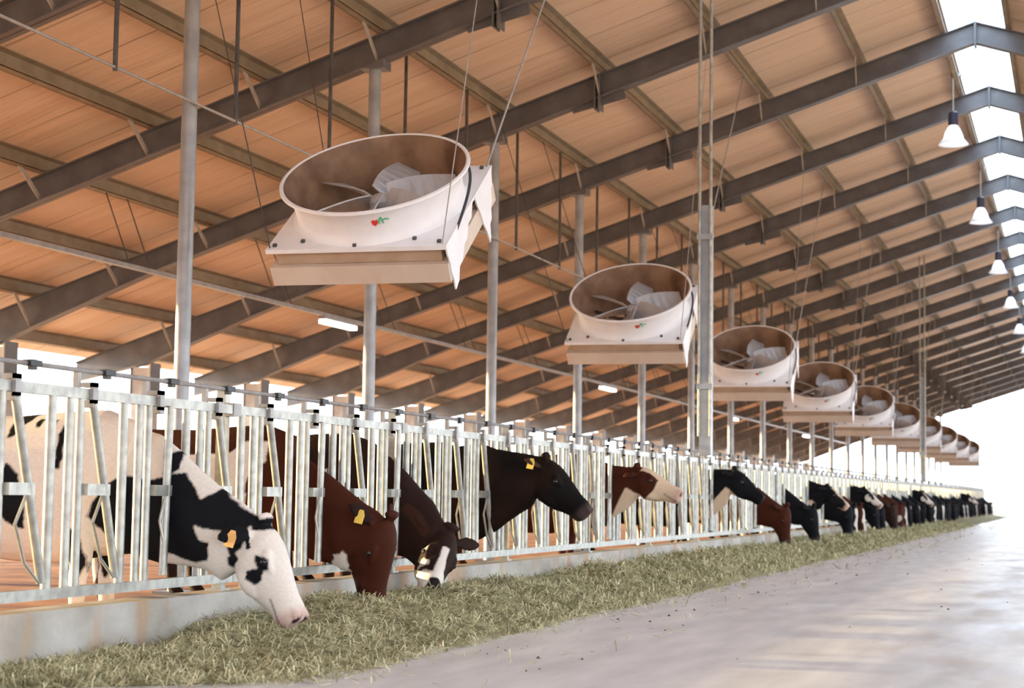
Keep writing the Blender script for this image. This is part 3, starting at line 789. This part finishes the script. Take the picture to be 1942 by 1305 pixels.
def coat4(p, u, n_, l_, ear):
    if ear >= 0: return (0.05, 0.022, 0.012)
    f = max(0, min(1, 0.35 + nz3(p, 3.2, 0.4))) if p.x > -0.3 else 0
    b = (0.006, 0.004, 0.0035)
    if p.x > -0.3: f *= 1 - min(1, max(0, (u - 0.05) / 0.22))
    c = tuple(b[k] * (1 - f) + (0.050, 0.020, 0.009)[k] * f * 0.5 for k in range(3))
    return nostril(muzzle(c, u, n_, (0.05, 0.035, 0.03)), u, n_, l_)
def coat5(p, u, n_, l_, ear):
    if ear >= 0: return RED
    if u > 0.27 + 0.05 * nz3(p, 9) or (u > 0.05 and n_ > -0.02 + 0.02 * nz3(p, 12) and abs(l_) < 0.075): return nostril(muzzle(CRM, u, n_, PNK, 0.7), u, n_, l_)
    if n_ < -0.255 + 0.03 * nz3(p, 8) and u > 0.0: return CRM
    return RED
def coat6(p, u, n_, l_, ear):
    if n_ < -0.25 + 0.03 * nz3(p, 8) and 0.08 < u < 0.3: return CRM
    return nostril(BLK, u, n_, l_)
def coat_spot(a, b, off, th, face):
    def f(p, u, n_, l_, ear):
        if ear >= 0: return a
        if face and u > 0.08 and abs(l_) < 0.05 + 0.03 * nz3(p, 9, off) and n_ > -0.12: return b
        c = b if nz3(p, 2.6, off) + 0.25 * nz3(p, 7, off) > th else a
        return nostril(muzzle(c, u, n_, PNK if face else (0.05, 0.04, 0.04), 0.6), u, n_, l_)
    return f

def finish_cow(t, me, fr, tag_side=-1, tagm='tag', ears=True):
    P, a, nd, lat, hs, earpos = fr
    link('body', me, t)
    for s in (-1, 1):
        e = P + (a * .208 - nd * .052) * hs + lat * (s * .107 * hs)
        b = MB(); b.lathe([(0.001, .024), (.012, .021), (.02, .013), (.0235, 0), (.02, -.013), (.012, -.021), (0.001, -.024)], 14, o=e, axes=(a, nd, lat)); part('eye', b, M['eye'], t, True)
    if tagm:
        e0, e1, fl, wd, out = earpos[0 if tag_side < 0 else 1]
        c = e0 + out * 0.10 + fl * 0.006
        b = MB(); dn = (out * 0.35 + Vector((0, 0, -1))).normalized(); sd = Vector((1, 0, 0)) - dn * dn.x; sd.normalize(); nn = dn.cross(sd)
        cc = c - Vector((0, 0.022, 0)) if tag_side < 0 else c + Vector((0, 0.022, 0))
        b.prism([(-.013, -.02), (.013, -.02), (.03, .015), (.03, .075), (-.03, .075), (-.03, .015)], -.003, .003, lambda x, y, d: cc + sd * x + dn * y + nn * d); part('ear_tag', b, M[tagm], t)
    return t
def cow(label, y, neck, poll, adir, ndir, coat, voxel=0.014, ears=(0.2, -0.1, 0.0), tagm='tag', x=XF, hs=1.0):
    t = thing('cow', label, 'cow', (x, y, 0), 'cows feeding through the fence')
    me, fr = cow_mesh('cow_body', neck, poll, adir, ndir, coat, voxel, hs, ears)
    finish_cow(t, me, fr, -1, tagm)
    return t, me, fr
# neck rows: top x, top z, bottom x, bottom z, half width, lateral y
cow('black and white cow nearest the camera, white face lowered to the hay', 8.85, [(-.08, 1.18, -.08, .45, .105, 0), (.06, 1.08, .06, .44, .10, 0), (.18, .98, .16, .43, .11, 0), (.31, .88, .24, .41, .108, 0), (.46, .79, .33, .36, .098, 0)],
    (.60, 0, .69), (.447, -.06, -.894), (.894, 0, .447), coat1, 0.0085, (.19, -.5, .30), 'tago', hs=1.05)
cow('red-brown cow with head straight down, second from the camera', 10.945, [(-.08, 1.06, -.08, .40, .10, 0), (.06, .97, .05, .38, .10, 0), (.18, .88, .11, .36, .11, 0), (.29, .80, .15, .33, .11, 0), (.40, .74, .20, .33, .10, .0)],
    (.50, 0.0, .69), (-.12, .02, -1), (1, -.25, -.1), coat2, 0.0105, (.20, -.40, .75), 'tag', hs=1.16)
cow('dark brown cow with white-marked face turned to the camera, third in line', 12.34, [(-.08, 1.14, -.08, .40, .10, 0), (.06, 1.02, .05, .38, .10, 0), (.17, .90, .11, .34, .11, 0), (.28, .80, .16, .30, .11, -.01), (.36, .68, .21, .28, .10, -.04)],
    (.44, -.05, .59), (-.04, -.55, -.74), (.70, -.62, .42), coat3, 0.0105, (.22, .05, .60), None, hs=1.12)
cow('black-brown cow holding its head level in profile with a yellow ear tag', 14.45, [(-.08, 1.31, -.08, .46, .105, 0), (.06, 1.26, .08, .54, .10, 0), (.18, 1.24, .18, .62, .12, 0), (.32, 1.22, .30, .70, .115, 0), (.44, 1.20, .40, .76, .10, 0)],
    (.53, 0, 1.18), (.62, -.03, -.66), (.73, 0, .68), coat4, 0.0105, (.17, .1, .75), 'tag', hs=1.10)
cow('red cow with cream face stretching its nose forward, fifth in line', 18.62, [(-.08, 1.24, -.08, .54, .105, 0), (.06, 1.19, .06, .64, .10, 0), (.22, 1.18, .20, .72, .10, 0)],
    (.32, 0, 1.18), (.86, -.04, -.46), (.46, 0, .86), coat5, 0.0125, (.16, -.2, .6), None, hs=1.04)
cow('black cow with level head and pale throat, sixth in line', 24.18, [(-.08, 1.26, -.08, .53, .105, 0), (.06, 1.25, .06, .62, .10, 0), (.24, 1.25, .22, .76, .10, 0)],
    (.34, 0, 1.25), (.72, -.04, -.66), (.68, 0, .72), coat6, 0.0125, (.16, -.1, .7), None, hs=1.04)
DOWN = [(-.08, 1.12, -.08, .44, .105, 0), (.08, 1.0, .06, .42, .10, 0), (.29, .83, .18, .40, .105, 0), (.42, .74, .27, .38, .10, 0)]
t7, me7, fr7 = cow('red-brown cow with lowered head, seventh in line beside a black cow', 27.67, DOWN, (.52, 0, .74), (.05, .02, -1), (1, -.2, .05), coat_spot(RED, WHT, 7.7, 0.8, False), 0.02, (.17, -.3, .4), None, hs=1.1)
t8, me8, fr8 = cow('all black cow with head straight down, eighth in line', 30.45, DOWN, (.54, 0, .73), (.15, 0, -1), (1, -.1, .15), coat_spot(BLK, WHT, 2.2, 0.9, False), 0.02, (.17, -.3, .4), None, hs=1.1)
LEVEL = [(-.08, 1.25, -.08, .52, .105, 0), (.08, 1.19, .08, .58, .10, 0), (.28, 1.12, .26, .66, .10, 0)]
t9, me9, fr9 = cow('black cow with cream-striped face looking along the alley, ninth in line', 33.24, LEVEL, (.40, 0, 1.10), (.72, -.03, -.66), (.68, 0, .72), coat_spot(BLK, CRM, 9.5, 0.3, True), 0.02, (.17, -.1, .6), None)
coats = [('black', coat_spot(BLK, WHT, 1.1, 0.7, False)), ('black and white', coat_spot(BLK, WHT, 3.7, 0.16, True)), ('red-brown', coat_spot(RED, WHT, 8.3, 0.55, False)),
         ('red and white', coat_spot(RED, WHT, 6.1, 0.14, True)), ('dark brown', coat_spot(DRK, WHT, 4.4, 0.6, False))]
pool = {}
base = [(me7, fr7, 'lowered head'), (me8, fr8, 'head down in the hay'), (me9, fr9, 'raised head')]
rnd = random.Random(11)
y = 34.9; n = 10; un = 40
seq = [0, 1, 3, 1, 0, 0, 4, 2, 2, 3, 0, 0, 1, 0, 0, 1, 0]
while y < 96.5:
    ci = seq[n - 10] if n - 10 < len(seq) else rnd.choice([0, 0, 0, 1, 1, 4])
    pi = 2 if n in (13,) else rnd.choice([0, 1, 1, 0, 0, 1, 2 if y > 50 else 1])
    if (ci, pi) not in pool:
        mm = base[pi][0].copy(); paint(mm, coats[ci][1], base[pi][1]); pool[(ci, pi)] = mm
    t = thing('cow', f'{coats[ci][0]} cow with {base[pi][2]}, {nth(n)} in line from the camera', 'cow', (XF + rnd.uniform(-0.12, 0.06), 7.47 + UN * un, 0), 'cows feeding through the fence')
    finish_cow(t, pool[(ci, pi)], base[pi][1], -1, None)
    un += rnd.choice([1, 1, 1, 2, 2]) if y > 45 else rnd.choice([1, 2, 2]); y = 7.47 + UN * un; n += 1

# ------------------------------------------------------------------ hay along the kerb
def smooth(a, b, x):
    f = min(1, max(0, (x - a) / (b - a))); return f * f * (3 - 2 * f)
def hay_w(y): return 0.42 + 1.12 * smooth(6.35, 7.45, y) + 0.10 * noise.noise(Vector((y * 0.9, 3.3, 0)))
def hay_h(d, y):
    w_ = hay_w(y); f = d / w_
    if f >= 1: return -0.02
    A = 0.03 + 0.085 * smooth(7.6, 9.8, y) * (1 - 0.45 * smooth(14, 24, y))
    A *= 1 + 0.9 * noise.noise(Vector((y * 0.75, 1.7, 0)))
    prof = (0.62 + 0.38 * smooth(0, 0.28, f)) * (1 - smooth(0.25, 1.0, f)) 
    b = 0.10 * noise.noise(Vector((d * 3.0, y * 1.7, 5))) + 0.05 * noise.noise(Vector((d * 7, y * 5, 2)))
    return max(-0.02, A * prof * 1.15 + b * (1 - f) * smooth(6.5, 9, y) + 0.012 * (1 - f))
ysg = []; y = 5.2
while y < 97: ysg.append(y); y += max(0.035, y * 0.0042)
nx = 44
vs = []; fs = []
for y in ysg:
    for i in range(nx + 1):
        d = 1.62 * i / nx; vs.append((-4.848 + d, y, hay_h(d, y) - 0.002))
for j in range(len(ysg) - 1):
    for i in range(nx): a = j * (nx + 1) + i; fs.append((a, a + 1, a + nx + 2, a + nx + 1))
mb = MB(); mb.v = vs; mb.f = fs
hay = link('hay', mb.mesh('hay', M['hay'], True)); tag(hay, 'long ragged heap of green-gold hay lying along the kerb', 'hay', None, 'stuff')
rs = np.random.RandomState(5)
NS = 60000
yy = 5.6 * np.exp(rs.rand(NS) * math.log(60 / 5.6))
dd = np.empty(NS); zz = np.empty(NS)
u_ = rs.rand(NS)
for i in range(NS):
    w_ = hay_w(yy[i]) * (1.0 if u_[i] < 0.93 else 1.12 if u_[i] < 0.985 else 1.55)
    d = w_ * rs.rand() ** 0.9; dd[i] = d; zz[i] = max(0.0, hay_h(d, yy[i]))
az = rs.rand(NS) * 2 * PI; el = (rs.rand(NS) - 0.35) * 1.5
ln = 0.025 + 0.06 * rs.rand(NS); wd = 0.0016 + 0.0022 * rs.rand(NS)
sc_ = np.clip(yy / 12, 0.8, 3.0); wd = wd * sc_; ln = ln * np.clip(sc_, 1, 1.6)
dx, dy, dz = np.cos(az) * np.cos(el), np.sin(az) * np.cos(el), np.sin(el)
px_, py_, pz_ = -4.845 + dd, yy, zz + 0.006 + np.abs(dz) * ln * 0.4
sx, sy = -np.sin(az) * wd, np.cos(az) * wd
V4 = np.empty((NS, 4, 3), dtype=np.float32)
for k, (e, s) in enumerate(((-1, -1), (1, -1), (1, 1), (-1, 1))):
    V4[:, k, 0] = px_ + e * dx * ln / 2 + s * sx; V4[:, k, 1] = py_ + e * dy * ln / 2 + s * sy; V4[:, k, 2] = np.maximum(0.003, pz_ + e * dz * ln / 2 + s * wd * 0.5)
V4[:, :, 0] = np.maximum(V4[:, :, 0], -4.847)
me = bpy.data.meshes.new('straw'); me.vertices.add(NS * 4); me.vertices.foreach_set('co', V4.ravel())
me.loops.add(NS * 4); me.loops.foreach_set('vertex_index', np.arange(NS * 4, dtype=np.int32))
me.polygons.add(NS); me.polygons.foreach_set('loop_start', np.arange(0, NS * 4, 4, dtype=np.int32)); me.polygons.foreach_set('loop_total', np.full(NS, 4, dtype=np.int32))
me.update(); me.validate(); me.materials.append(M['straw'])
so = link('straw', me, hay); so['kind'] = 'stuff'

# loose crumbs and wisps on the alley floor
rnd = random.Random(3)
mb = MB()
for i in range(80):
    y = rnd.uniform(7, 30); x = rnd.uniform(-3.4, 0.6) if rnd.random() < 0.5 else -3.3 + abs(rnd.gauss(0, 0.5))
    r = rnd.uniform(0.004, 0.012) * (1.5 if rnd.random() < 0.08 else 1)
    vs = [Vector((x, y, r * 0.6)) + Vector((math.cos(k * PI / 3) * r * rnd.uniform(.7, 1.3), math.sin(k * PI / 3) * r * rnd.uniform(.7, 1.3), -r * .6)) for k in range(6)] + [Vector((x, y, r * 1.1))]
    mb.add(vs, [(k, (k + 1) % 6, 6) for k in range(6)] + [(5, 4, 3, 2, 1, 0)])
o = link('crumbs', mb.mesh('crumbs', M['debris'])); tag(o, 'scattered dark feed crumbs on the concrete alley floor', 'crumbs', None, 'stuff')
